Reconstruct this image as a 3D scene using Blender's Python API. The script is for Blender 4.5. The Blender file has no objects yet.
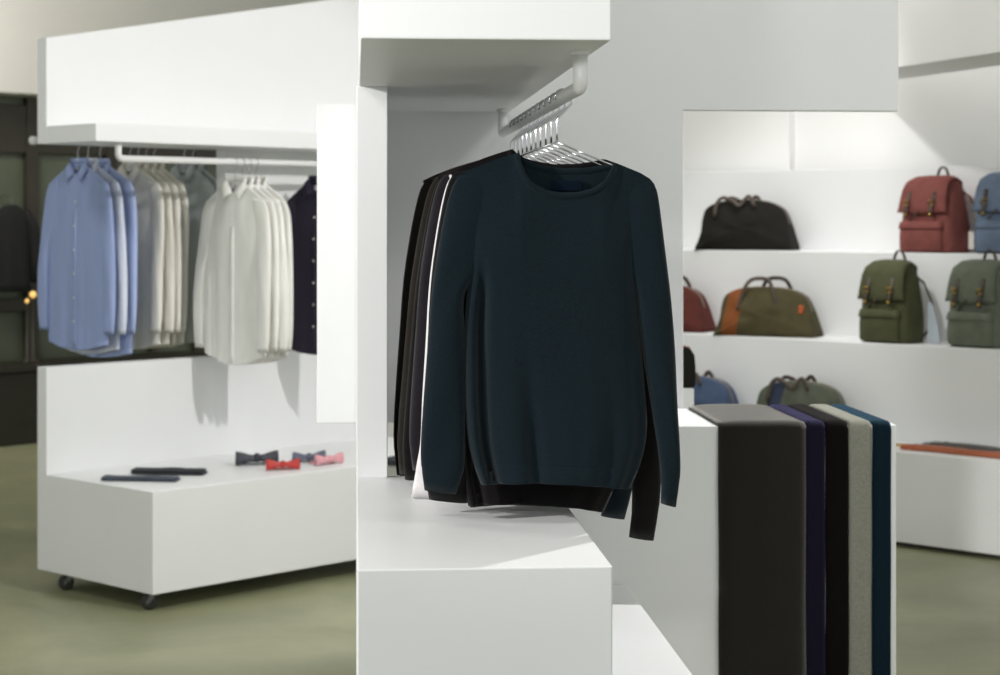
import bpy, math, random
from mathutils import Vector, Matrix
random.seed(7)
S = bpy.context.scene
COL = S.collection
PI = math.pi
F = 1900.0      # focal length in pixels of the 1000 px wide photograph
HZ = 220.0      # horizon row
CH = 1.58       # eye height

# ------------------------------------------------------------------ helpers
def clamp(x, a=0.0, b=1.0): return max(a, min(b, x))
def lerp(a, b, t): return a + (b - a) * t
def smooth(t):
    t = clamp(t); return t * t * (3 - 2 * t)
def pl(pts, x):
    """piecewise linear (sorted by first coordinate)"""
    if x <= pts[0][0]: return pts[0][1]
    for (a, b), (c, d) in zip(pts, pts[1:]):
        if x <= c: return lerp(b, d, (x - a) / (c - a) if c > a else 0)
    return pts[-1][1]
def sm(pts, x):
    """smooth (catmull-rom) interpolation of sorted points"""
    if x <= pts[0][0]: return pts[0][1]
    if x >= pts[-1][0]: return pts[-1][1]
    for i in range(len(pts) - 1):
        if pts[i][0] <= x <= pts[i + 1][0]:
            p0 = pts[max(i - 1, 0)]; p1 = pts[i]; p2 = pts[i + 1]; p3 = pts[min(i + 2, len(pts) - 1)]
            h = p2[0] - p1[0]
            if h <= 1e-9: return p1[1]
            t = (x - p1[0]) / h
            m1 = (p2[1] - p0[1]) / max(p2[0] - p0[0], 1e-6) * h
            m2 = (p3[1] - p1[1]) / max(p3[0] - p1[0], 1e-6) * h
            return ((2*t**3 - 3*t*t + 1) * p1[1] + (t**3 - 2*t*t + t) * m1 + (-2*t**3 + 3*t*t) * p2[1] + (t**3 - t*t) * m2)
    return pts[-1][1]

class Frame:
    """a ground frame: origin on the floor and a turn about the vertical"""
    def __init__(s, px, D, vp=None, deg=None):
        s.o = ((px - 500) / F * D, D)
        a = math.radians(deg)
        s.rot = a; s.x = (math.cos(a), math.sin(a)); s.y = (-math.sin(a), math.cos(a))
    def w(s, x, y, z=0.0):
        return Vector((s.o[0] + x * s.x[0] + y * s.y[0], s.o[1] + x * s.x[1] + y * s.y[1], z))
    def on_y(s, px, yl):
        d = ((px - 500) / F, 1.0)
        k = (yl + s.o[0] * s.y[0] + s.o[1] * s.y[1]) / (d[0] * s.y[0] + d[1] * s.y[1])
        P = (d[0] * k, d[1] * k)
        return (P[0] - s.o[0]) * s.x[0] + (P[1] - s.o[1]) * s.x[1], k
    def on_x(s, px, xl):
        d = ((px - 500) / F, 1.0)
        k = (xl + s.o[0] * s.x[0] + s.o[1] * s.x[1]) / (d[0] * s.x[0] + d[1] * s.x[1])
        P = (d[0] * k, d[1] * k)
        return (P[0] - s.o[0]) * s.y[0] + (P[1] - s.o[1]) * s.y[1], k
def zat(py, D): return CH - (py - HZ) / F * D

class MB:
    def __init__(s): s.v = []; s.f = []; s.mi = []; s.flat = []
    def add(s, vs, fs, mi=0, flat=False):
        b = len(s.v); s.v += [tuple(v) for v in vs]
        for f in fs:
            s.f.append(tuple(i + b for i in f)); s.mi.append(mi); s.flat.append(flat)
        return s
    def box(s, x0, x1, y0, y1, z0, z1, mi=0):
        vs = [(x, y, z) for z in (z0, z1) for y in (y0, y1) for x in (x0, x1)]
        fs = [(0, 2, 3, 1), (4, 5, 7, 6), (0, 1, 5, 4), (2, 6, 7, 3), (0, 4, 6, 2), (1, 3, 7, 5)]
        return s.add(vs, fs, mi, True)
    def prism_xz(s, poly, y0, y1, mi=0):
        """polygon in x,z (counter-clockwise seen from -y) extruded from y0 to y1"""
        n = len(poly)
        vs = [(x, y0, z) for x, z in poly] + [(x, y1, z) for x, z in poly]
        fs = [tuple(range(n)), tuple(range(2 * n - 1, n - 1, -1))]
        fs += [(i, i + n, (i + 1) % n + n, (i + 1) % n) for i in range(n)]
        return s.add(vs, fs, mi, True)
    def loft(s, rings, cap0=True, cap1=True, mi=0, closed=True, flat=False):
        n = len(rings[0]); vs = [p for r in rings for p in r]; fs = []
        for i in range(len(rings) - 1):
            for j in range(n if closed else n - 1):
                k = (j + 1) % n
                fs.append((i * n + j, i * n + k, (i + 1) * n + k, (i + 1) * n + j))
        if cap0: fs.append(tuple(range(n - 1, -1, -1)))
        if cap1: fs.append(tuple((len(rings) - 1) * n + j for j in range(n)))
        return s.add(vs, fs, mi, flat)
    def tube(s, pts, r, n=10, caps=True, flatten=None, mi=0, up=(0, 0, 1)):
        """swept tube; r number or list; flatten=(a,b): half width / half thickness of a strap"""
        P = [Vector(p) for p in pts]; rings = []; U = Vector(up)
        prev = None
        for i, p in enumerate(P):
            t = (P[min(i + 1, len(P) - 1)] - P[max(i - 1, 0)]).normalized()
            if prev is None:
                a = U if abs(t.dot(U)) < .95 else Vector((1, 0, 0))
                nrm = (a - t * a.dot(t)).normalized()
            else:
                nrm = (prev - t * prev.dot(t)).normalized()
            prev = nrm; bi = t.cross(nrm)
            rr = r[i] if isinstance(r, (list, tuple)) else r
            ring = []
            for k in range(n):
                a = 2 * PI * k / n
                if flatten: ca, sa = math.cos(a), math.sin(a); \
                    e = .45; c2 = math.copysign(abs(ca) ** e, ca); s2 = math.copysign(abs(sa) ** e, sa); \
                    ring.append(p + nrm * c2 * flatten[1] + bi * s2 * flatten[0])
                else: ring.append(p + nrm * math.cos(a) * rr + bi * math.sin(a) * rr)
            rings.append(ring)
        return s.loft(rings, caps, caps, mi)
    def cyl(s, c, axis, r, h, n=20, mi=0):
        a = Vector(axis).normalized(); c = Vector(c)
        return s.tube([c - a * h / 2, c + a * h / 2], r, n, True, None, mi)
    def lathe(s, c, prof, n=18, mi=0):
        """profile of (radius, z) turned about the vertical at c"""
        return s.loft([[(c[0] + r * math.cos(2*PI*k/n), c[1] + r * math.sin(2*PI*k/n), c[2] + z) for k in range(n)] for r, z in prof], True, True, mi)
    def build(s, name, mat, parent=None, bevel=0.0, sub=0, seg=2):
        me = bpy.data.meshes.new(name)
        me.from_pydata([tuple(v) for v in s.v], [], s.f)
        mats = mat if isinstance(mat, (list, tuple)) else [mat]
        for m in mats: me.materials.append(m)
        me.polygons.foreach_set('material_index', s.mi)
        me.polygons.foreach_set('use_smooth', [not q for q in s.flat])
        me.update()
        import bmesh
        bm = bmesh.new(); bm.from_mesh(me); bmesh.ops.recalc_face_normals(bm, faces=bm.faces); bm.to_mesh(me); bm.free()
        o = bpy.data.objects.new(name, me); COL.objects.link(o)
        if parent is not None: o.parent = parent
        if bevel > 0:
            b = o.modifiers.new('bevel', 'BEVEL'); b.width = bevel; b.segments = seg; b.limit_method = 'ANGLE'; b.angle_limit = math.radians(40)
        if sub:
            m = o.modifiers.new('subdivision', 'SUBSURF'); m.levels = sub; m.render_levels = sub
        return o

def tag(o, label=None, cat=None, group=None, kind=None):
    if label: o['label'] = label
    if cat: o['category'] = cat
    if group: o['group'] = group
    if kind: o['kind'] = kind
    return o
def thing(name, label, cat, loc, rotz=0.0, group=None):
    o = bpy.data.objects.new(name, None); COL.objects.link(o)
    o.empty_display_size = .05
    o.location = loc; o.rotation_euler = (0, 0, rotz)
    return tag(o, label, cat, group)
def dup(root, label, loc=None, rotz=None, mats=None, group=None, scale=None):
    """copy of a thing, its parts and sub-parts; mats maps an old material to a new one"""
    def cp(o, par):
        c = o.copy(); COL.objects.link(c); c.parent = par
        if mats and c.type == 'MESH' and any(m in mats for m in o.data.materials):
            c.data = o.data.copy()
            for i, m in enumerate(o.data.materials):
                if m in mats: c.data.materials[i] = mats[m]
        for ch in [q for q in o.children]: cp(ch, c)
        return c
    r = cp(root, None)
    r['label'] = label
    if loc is not None: r.location = loc
    if rotz is not None: r.rotation_euler = (0, 0, rotz)
    if group: r['group'] = group
    if scale: r.scale = scale
    return r

# ------------------------------------------------------------------ materials
def lin(c):
    return tuple((v / 255 / 12.92) if v / 255 <= .04045 else ((v / 255 + .055) / 1.055) ** 2.4 for v in c)
def mat(name, rgb, rough=.6, metal=0.0, var=.06, scale=6.0, bump=0.0, bscale=200.0, knit=0.0, sheen=0.0, emis=None, stretch=None, spec=.5, tint=None):
    m = bpy.data.materials.new(name); m.use_nodes = True
    nt = m.node_tree; N = nt.nodes; L = nt.links
    b = N['Principled BSDF']
    c = lin(rgb) + (1,)
    b.inputs['Roughness'].default_value = rough; b.inputs['Metallic'].default_value = metal
    b.inputs['Specular IOR Level'].default_value = spec
    if sheen: b.inputs['Sheen Weight'].default_value = sheen; b.inputs['Sheen Roughness'].default_value = .5; b.inputs['Sheen Tint'].default_value = (lin(tint) if tint else (1, 1, 1)) + (1,)
    tc = N.new('ShaderNodeTexCoord'); mp = N.new('ShaderNodeMapping'); L.new(tc.outputs['Object'], mp.inputs['Vector'])
    if stretch: mp.inputs['Scale'].default_value = stretch
    n1 = N.new('ShaderNodeTexNoise'); n1.inputs['Scale'].default_value = scale; n1.inputs['Detail'].default_value = 5
    L.new(mp.outputs['Vector'], n1.inputs['Vector'])
    r = N.new('ShaderNodeValToRGB'); L.new(n1.outputs['Fac'], r.inputs['Fac'])
    r.color_ramp.elements[0].position = .3; r.color_ramp.elements[1].position = .7
    r.color_ramp.elements[0].color = tuple(v * (1 - var) for v in c[:3]) + (1,)
    r.color_ramp.elements[1].color = tuple(min(1, v * (1 + var)) for v in c[:3]) + (1,)
    L.new(r.outputs['Color'], b.inputs['Base Color'])
    if bump or knit:
        bp = N.new('ShaderNodeBump'); bp.inputs['Distance'].default_value = .002
        if knit:
            wv = N.new('ShaderNodeTexWave'); wv.wave_type = 'BANDS'; wv.bands_direction = 'X'
            wv.inputs['Scale'].default_value = knit; wv.inputs['Distortion'].default_value = 2.0
            wv.inputs['Detail'].default_value = 2; wv.inputs['Detail Scale'].default_value = 3
            L.new(tc.outputs['Object'], wv.inputs['Vector'])
            L.new(wv.outputs['Fac'], bp.inputs['Height']); bp.inputs['Strength'].default_value = .25
        else:
            n2 = N.new('ShaderNodeTexNoise'); n2.inputs['Scale'].default_value = bscale; n2.inputs['Detail'].default_value = 3
            L.new(tc.outputs['Object'], n2.inputs['Vector']); L.new(n2.outputs['Fac'], bp.inputs['Height'])
            bp.inputs['Strength'].default_value = bump
        L.new(bp.outputs['Normal'], b.inputs['Normal'])
    if emis:
        b.inputs['Emission Color'].default_value = lin(emis[0]) + (1,); b.inputs['Emission Strength'].default_value = emis[1]
    return m
M = {}
M['white'] = mat('white_lacquer', (238, 239, 240), .42, var=.012, scale=3, bump=.03, bscale=60)
M['wall'] = mat('white_wall_paint', (239, 239, 238), .7, var=.015, scale=2, bump=.05, bscale=120)
M['bulkhead'] = mat('warm_wall_paint', (216, 214, 207), .75, var=.02, scale=2)
M['ceiling'] = mat('ceiling_paint', (225, 225, 222), .8, var=.01)
M['rail'] = mat('white_painted_steel', (232, 232, 232), .3, var=.01)
M['chrome'] = mat('chrome_wire', (215, 215, 222), .12, 1.0, var=.02)
M['brass'] = mat('brass', (196, 160, 80), .3, 1.0, var=.1)
M['caster_metal'] = mat('caster_steel', (120, 122, 122), .35, .8, var=.1)
M['caster_rubber'] = mat('caster_rubber', (48, 48, 46), .5, var=.1)
M['teal'] = mat('teal_wool', (15, 28, 34), .95, var=.28, scale=300, knit=260, sheen=.08, spec=.12)
M['teal2'] = mat('dark_teal_wool', (13, 26, 33), .95, var=.12, scale=90, knit=260, sheen=.15, spec=.15)
M['black'] = mat('black_wool', (15, 12, 13), .95, var=.15, scale=90, knit=260, sheen=.1, spec=.12)
M['brownblack'] = mat('brown_black_wool', (33, 29, 24), .95, var=.15, scale=90, knit=260, sheen=.15, spec=.15)
M['plum'] = mat('plum_wool', (26, 22, 29), .95, var=.15, scale=90, knit=260, sheen=.2, spec=.15)
M['offwhite'] = mat('off_white_wool', (226, 222, 224), .95, var=.05, scale=90, knit=260, spec=.2)
M['label_tex'] = mat('woven_label', (12, 22, 34), .95, var=.1, spec=.05)
def shirt_mat(n, c, v=.05): return mat(n, c, .85, var=v, scale=9, bump=.25, bscale=45, stretch=(3, 3, .7), spec=.2)
M['blue'] = shirt_mat('chambray_blue', (158, 174, 218))
M['blue2'] = shirt_mat('sky_blue_cotton', (222, 228, 244))
M['blue3'] = shirt_mat('mid_blue_cotton', (182, 198, 242))
M['cream'] = shirt_mat('cream_cotton', (244, 241, 233))
M['ivory'] = shirt_mat('ivory_cotton', (240, 237, 228))
M['slate'] = shirt_mat('slate_cotton', (196, 204, 208))
M['greywhite'] = shirt_mat('grey_white_cotton', (236, 236, 231))
M['greywhite2'] = shirt_mat('pale_cotton', (243, 242, 238))
M['navyshirt'] = shirt_mat('navy_cotton', (48, 44, 58))
M['button'] = mat('shirt_button', (225, 222, 214), .35, var=.05)
M['scarf_grey'] = mat('charcoal_scarf_wool', (24, 22, 17), .95, tint=(240, 236, 230), var=.14, scale=160, bump=.5, bscale=500, sheen=.7, spec=.1)
M['scarf_navy'] = mat('navy_scarf_wool', (22, 20, 34), .95, tint=(104, 100, 160), var=.14, scale=160, bump=.5, bscale=500, sheen=.5, spec=.1)
M['scarf_black'] = mat('black_scarf_wool', (14, 12, 12), .95, tint=(120, 110, 108), var=.14, scale=160, bump=.5, bscale=500, sheen=.1, spec=.1)
M['scarf_white'] = mat('pale_scarf_wool', (140, 140, 130), .95, var=.12, scale=160, bump=.5, bscale=500, spec=.1)
M['scarf_teal'] = mat('teal_scarf_wool', (14, 30, 40), .95, tint=(70, 130, 165), var=.14, scale=160, bump=.5, bscale=500, sheen=.5, spec=.1)
def canvas(n, c): return mat(n, c, .85, var=.14, scale=14, bump=.35, bscale=90, spec=.25)
M['maroon'] = canvas('maroon_canvas', (128, 74, 69))
M['rust'] = canvas('rust_red_canvas', (88, 42, 36))
M['cblue'] = canvas('blue_canvas', (106, 121, 142))
M['cblue2'] = canvas('denim_blue_canvas', (72, 88, 116))
M['olive'] = canvas('olive_canvas', (78, 80, 56))
M['olive2'] = canvas('olive_grey_canvas', (76, 70, 46))
M['greygreen'] = canvas('grey_green_canvas', (106, 112, 99))
M['moss'] = canvas('moss_grey_canvas', (92, 96, 84))
M['cblack'] = canvas('black_canvas', (28, 26, 22))
M['cnavy'] = canvas('navy_canvas', (54, 62, 82))
M['orange'] = mat('orange_leather', (186, 88, 40), .5, var=.08, scale=20)
M['leather'] = mat('dark_brown_leather', (72, 60, 50), .45, var=.15, scale=20)
M['tan'] = mat('tan_leather', (170, 92, 58), .5, var=.1, scale=15)
M['webbing'] = mat('grey_webbing', (96, 94, 90), .7, var=.15, scale=60)
M['paper'] = mat('paper_tag', (232, 230, 222), .7, var=.02)
M['paleblue'] = mat('pale_blue_tissue', (190, 200, 208), .6, var=.06)
M['zip'] = mat('zip_tape', (120, 112, 98), .4, .4, var=.2, scale=80)
M['fold_dark'] = mat('dark_folded_cotton', (48, 50, 56), .9, var=.15, scale=40)
M['fold_blue'] = mat('slate_folded_cotton', (74, 80, 92), .9, var=.15, scale=40)
M['bow_dark'] = mat('dark_patterned_silk', (50, 52, 62), .5, var=.6, scale=90)
M['bow_red'] = mat('red_silk', (186, 52, 46), .5, var=.1, scale=30)
M['bow_blue'] = mat('slate_blue_silk', (92, 98, 116), .5, var=.2, scale=60)
M['bow_pink'] = mat('pink_patterned_silk', (222, 160, 168), .5, var=.25, scale=90)
M['dark_wall'] = mat('dark_green_grey_glass', (90, 98, 80), .35, var=.2, scale=1.2)
M['dark_frame'] = mat('dark_bronze_frame', (56, 52, 42), .5, var=.15)
M['grey_frame'] = mat('grey_green_frame', (98, 102, 90), .5, var=.08)
M['counter'] = mat('dark_stained_wood', (40, 36, 26), .5, var=.2, scale=4, stretch=(1, 1, 8))
M['coat'] = mat('black_coat_wool', (30, 30, 30), .95, var=.15, scale=30)
M['bulb'] = mat('warm_bulb', (255, 210, 130), .3, emis=((255, 200, 110), .7))
M['floor'] = None
def floor_mat():
    m = bpy.data.materials.new('polished_concrete'); m.use_nodes = True
    nt = m.node_tree; N = nt.nodes; L = nt.links; b = N['Principled BSDF']
    tc = N.new('ShaderNodeTexCoord')
    n1 = N.new('ShaderNodeTexNoise'); n1.inputs['Scale'].default_value = .9; n1.inputs['Detail'].default_value = 8; n1.inputs['Roughness'].default_value = .62; n1.inputs['Distortion'].default_value = .6
    n2 = N.new('ShaderNodeTexNoise'); n2.inputs['Scale'].default_value = 9; n2.inputs['Detail'].default_value = 6
    L.new(tc.outputs['Object'], n1.inputs['Vector']); L.new(tc.outputs['Object'], n2.inputs['Vector'])
    r1 = N.new('ShaderNodeValToRGB'); L.new(n1.outputs['Fac'], r1.inputs['Fac'])
    e = r1.color_ramp.elements
    e[0].position = .3; e[0].color = lin((128, 130, 100)) + (1,)
    e[1].position = .72; e[1].color = lin((166, 167, 134)) + (1,)
    r2 = N.new('ShaderNodeValToRGB'); L.new(n2.outputs['Fac'], r2.inputs['Fac'])
    r2.color_ramp.elements[0].color = (.86, .86, .86, 1); r2.color_ramp.elements[1].color = (1.06, 1.06, 1.06, 1)
    mx = N.new('ShaderNodeMixRGB'); mx.blend_type = 'MULTIPLY'; mx.inputs['Fac'].default_value = 1
    L.new(r1.outputs['Color'], mx.inputs['Color1']); L.new(r2.outputs['Color'], mx.inputs['Color2'])
    L.new(mx.outputs['Color'], b.inputs['Base Color'])
    b.inputs['Roughness'].default_value = .38
    return m
M['floor'] = floor_mat()

# ------------------------------------------------------------------ ground frames
FC = Frame(485, 3.3, deg=4.36)         # sweater stand
FL = Frame(152.8, 7.62, deg=46.5)      # rolling shirt unit on the left
FR = Frame(897, 9.18, deg=-43.46)      # stepped bag shelves on the right

# ------------------------------------------------------------------ the setting
MB().box(-9, 9, -3, 18, -.12, 0).build('floor', M['floor'])['kind'] = 'structure'
MB().box(-9, 9, -3, 18, 4.2, 4.35).build('ceiling', M['ceiling'])['kind'] = 'structure'

# dark glazed wall far left with a pale bulkhead above
WY = FL.on_x(20, 0)[0]
d_target = 14.2
k = (( (20-500)/F*d_target - FL.o[0]) * FL.y[0] + (d_target - FL.o[1]) * FL.y[1])   # local y of the wall
WALLY = k
def struct(o, lab=None):
    o['kind'] = 'structure'; return o
wl = bpy.data.objects.new('window_1', None); COL.objects.link(wl); wl.location = FL.w(0, WALLY, 0); wl.rotation_euler = (0, 0, FL.rot); wl['kind'] = 'structure'
xa = FL.on_y(-60, WALLY)[0] - 4.0; xb = FL.on_y(420, WALLY)[0]
zb = zat(97, FL.on_y(15, WALLY)[1])
MB().box(xa - 1, xb + 1, .0, .08, 0, zb + .05).build('window_glass', M['dark_wall'], wl)
fm = MB()
for px, wd in ((29, .10), (108, .09), (150, .05), (196, .10), (262, .08)):
    x = FL.on_y(px, WALLY)[0]; fm.box(x - wd / 2, x + wd / 2, -.06, .0, 0, zb)
fm.box(xa - 1, xb + 1, -.05, .0, zb - .42, zb - .06)
fm.box(xa - 1, xb + 1, -.07, .0, .9, 1.0)
fm.build('window_frame', M['dark_frame'], wl, bevel=.006)
o = MB().box(xa - 2, xb + 3, -.35, .3, zb, 4.2).build('wall_back', M['bulkhead'], None, bevel=.01)
o.location = FL.w(0, WALLY, 0); o.rotation_euler = (0, 0, FL.rot); struct(o)

# right wall behind the bags, with a nib where it steps
xs = FR.on_y(791, 1.36)[0]
o = MB().prism_xz([(-4.8, 0), (2.4, 0), (2.4, 4.2), (-4.8, 4.2)], 1.40, 1.6).build('wall_right', M['wall'])
o.location = FR.w(0, 0, 0); o.rotation_euler = (0, 0, FR.rot); struct(o)
o = MB().box(-4.8, xs, 1.34, 1.40, 0, 4.2).build('trim_1', M['wall'], None, bevel=.004)
o.location = FR.w(0, 0, 0); o.rotation_euler = (0, 0, FR.rot); struct(o)
# hanging bulkhead at the top right: underside shows as a grey band
zs = 2.336
def gp(px, D): return Vector(((px - 500) / F * D, D, 0))
f0, f1 = gp(870, 9.70), gp(1060, 8.12)
r0, r1 = gp(870, 10.55), gp(1060, 8.82)
mb = MB()
vs = [(p.x, p.y, z) for z in (zs, 2.80) for p in (f0, f1, r1, r0)]
mb.add(vs, [(0, 3, 2, 1), (4, 5, 6, 7), (0, 1, 5, 4), (1, 2, 6, 5), (2, 3, 7, 6), (3, 0, 4, 7)], 0, True)
struct(mb.build('trim_2', M['wall'], None, bevel=.004))

# ------------------------------------------------------------------ sweater stand (plinth, post, canopy, rail)
PY = 2.22
st = thing('display_stand', 'white sweater stand with block plinth, thin side wall, overhanging box top and hanging rail', 'display stand', FC.w(0, 0), FC.rot)
xl = FC.on_y(357, 0)[0]; xr = FC.on_y(612.7, 0)[0]
Dl = FC.on_y(485, 0)[1]
zt = zat(568, Dl)
MB().box(xl, xr, 0, 1.20, 0, zt).build('plinth', M['white'], st, bevel=.003)
ux0 = FC.on_y(360.5, 0)[0]; ux1 = FC.on_y(611.5, 0)[0]
zu = zat(39.5, Dl)
MB().box(ux0, ux1, 0, 2.20, zu, zu + 1.3).build('canopy', M['white'], st, bevel=.003)
px0 = FC.on_y(356.5, 1.17)[0]; px1 = FC.on_y(387.5, 1.17)[0]
mbp = MB(); mbp.box(px0, px1, 1.17, 1.201, zt, zu); mbp.prism_xz([(px0, 0), (px1, 0), (px1, zu), (px0, zu)], 1.201, PY - .004); mbp.build('side_wall', M['white'], st, bevel=.002)
# rail
RZ = 1.826
RX = lambda yl: FC.on_y(580.5, .20)[0]
rx = RX(0)
ra = MB()
pts = [(rx, .20, zu)]
pts.append((rx, .20, RZ + .018))
for i in range(1, 7):
    a = PI / 2 * i / 6
    pts.append((rx, .20 + .018 * (1 - math.cos(a)), RZ + .018 * (1 - math.sin(a))))
for i in range(1, 12): pts.append((rx, .222 + i * 1.80 / 12, RZ))
pts.append((rx, 2.06 - .022, RZ))
for i in range(1, 7):
    a = PI / 2 * i / 6
    pts.append((rx, 2.06 - .022 * (1 - math.sin(a)), RZ + .022 * (1 - math.cos(a))))
pts.append((rx, 2.06, zu))
ra.tube(pts, .0135, 18)
rail = ra.build('hanging_rail', M['rail'], st)
for yy in (.20, 2.06):
    MB().cyl((rx, yy, zu - .004), (0, 0, 1), .017, .008, 20).build('rail_flange', M['rail'], rail, bevel=.001)

# big cut-out partition behind the stand
PY = 2.22
pt = thing('partition_panel', 'tall white cut-out partition panel standing behind the sweater stand', 'partition', FC.w(0, PY), FC.rot)
def pxz(px, py): x, D = FC.on_y(px, PY); return (x, zat(py, D))
A = [pxz(317, 423.5), pxz(540, 426)]
xsq = pxz(683.3, 300)[0]; zbt = pxz(683, 409)[1]
ztop = pxz(317, 103.5)[1]
zarm = pxz(790, 110.7)[1]
xar = pxz(898.7, 60)[0]
xn = pxz(430, 200)[0]
zlow = A[0][1]
xleg = pxz(470, 430)[0]
poly = [(A[0][0], zlow), (xleg, zlow), (xleg, 0), (xsq, 0), (xsq, zarm), (xar, zarm), (xar, 3.0), (xn, 3.0), (xn, ztop), (A[0][0], ztop)]
MB().prism_xz(poly, 0, .05).build('panel', M['white'], pt, bevel=.003)

# scarf counter
TY = 1.735
tx0 = FC.on_y(512, TY)[0]; tx1, TD = FC.on_y(896.3, TY)
tz = zat(425.5, FC.on_y(790, TY)[1])
tb = MB().box(tx0, tx1, TY, PY - .01, 0, tz).build('display_counter', M['white'], None, bevel=.003)
tb.location = FC.w(0, 0); tb.rotation_euler = (0, 0, FC.rot)
tag(tb, 'white block counter with five scarves over its front, behind the sweaters', 'counter')
# low plinth in the gap
ly1 = TY - .006
lz = zat(585, FC.on_y(620, ly1)[1])
lx1 = FC.on_y(626.2, ly1)[0]
lp = MB().box(xr + .012, lx1, -.25, ly1, 0, lz).build('low_plinth', M['white'], None, bevel=.003)
lp.location = FC.w(0, 0); lp.rotation_euler = (0, 0, FC.rot)
tag(lp, 'low white plinth wedged between the sweater stand and the scarf counter', 'plinth')

# ------------------------------------------------------------------ scarves
def scarf(name, m, l0, l1, bot, label, th=.010, off=0.0, seed=1):
    rnd = random.Random(seed)
    ph = [rnd.uniform(0, 6) for _ in range(4)]
    R = .016
    path = []      # (y, z, arc)
    yb = PY - .03
    n = 14
    for i in range(n): path.append((lerp(yb, TY + R, i / (n - 1)), tz + off, 'top'))
    for i in range(1, 7):
        a = PI / 2 * i / 6
        path.append((TY + R - (R + off) * math.sin(a), tz - R + (R + off) * math.cos(a), 'bend'))
    zb_ = bot
    for i in range(1, 26): path.append((TY - off, lerp(tz - R, zb_, i / 25), 'front'))
    x0 = FC.on_y(l0, TY)[0]; x1 = FC.on_y(l1, TY)[0]
    rings = []; nx = 14
    for i, (y, z, k) in enumerate(path):
        s = i / (len(path) - 1)
        wob0 = .0007 * math.sin(9 * s + ph[0]) + .0005 * math.sin(23 * s + ph[1])
        wob1 = .0007 * math.sin(8 * s + ph[2]) + .0005 * math.sin(21 * s + ph[3])
        # normal of the path
        a = path[max(i - 1, 0)]; b = path[min(i + 1, len(path) - 1)]
        t = Vector((0, b[0] - a[0], b[1] - a[1])).normalized(); nrm = Vector((0, t.z, -t.y))
        if nrm.y > 0 and k != 'top': nrm = -nrm
        if k == 'top' and nrm.z < 0: nrm = -nrm
        top = []; bt = []
        for j in range(nx + 1):
            u = j / nx
            x = lerp(x0 + wob0, x1 + wob1, u)
            bul = (1 - abs(2 * u - 1) ** 5) * .5 + .5
            wav = .0018 * math.sin(u * 7 + ph[1] + s * 3) * (1 if k == 'front' else .3)
            p = Vector((x, y, z)) + nrm * (.0012 + max(0, wav))
            bt.append(p); top.append(p + nrm * th * bul)
        rings.append(top + bt[::-1])
    o = MB().loft(rings).build(name, m)
    o.location = FC.w(0, 0); o.rotation_euler = (0, 0, FC.rot)
    return tag(o, label, 'scarf', 'scarves over the white counter')
scarf('wool_scarf', M['scarf_grey'], 718, 805.0, .22, 'wide charcoal grey scarf, leftmost over the counter front', .013, 0, 1)
scarf('wool_scarf', M['scarf_navy'], 805.6, 824.4, .24, 'navy scarf between the charcoal grey and the black scarf', .011, 0, 2)
scarf('wool_scarf', M['scarf_black'], 825.0, 847.6, .21, 'black scarf between the navy and the pale grey scarf', .012, 0, 3)
scarf('wool_scarf', M['scarf_white'], 848.2, 871.0, .26, 'pale grey scarf draped over the counter front', .011, 0, 4)
scarf('wool_scarf', M['scarf_teal'], 871.8, 890.3, .23, 'dark teal scarf at the right end of the counter', .010, 0, 5)

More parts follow.
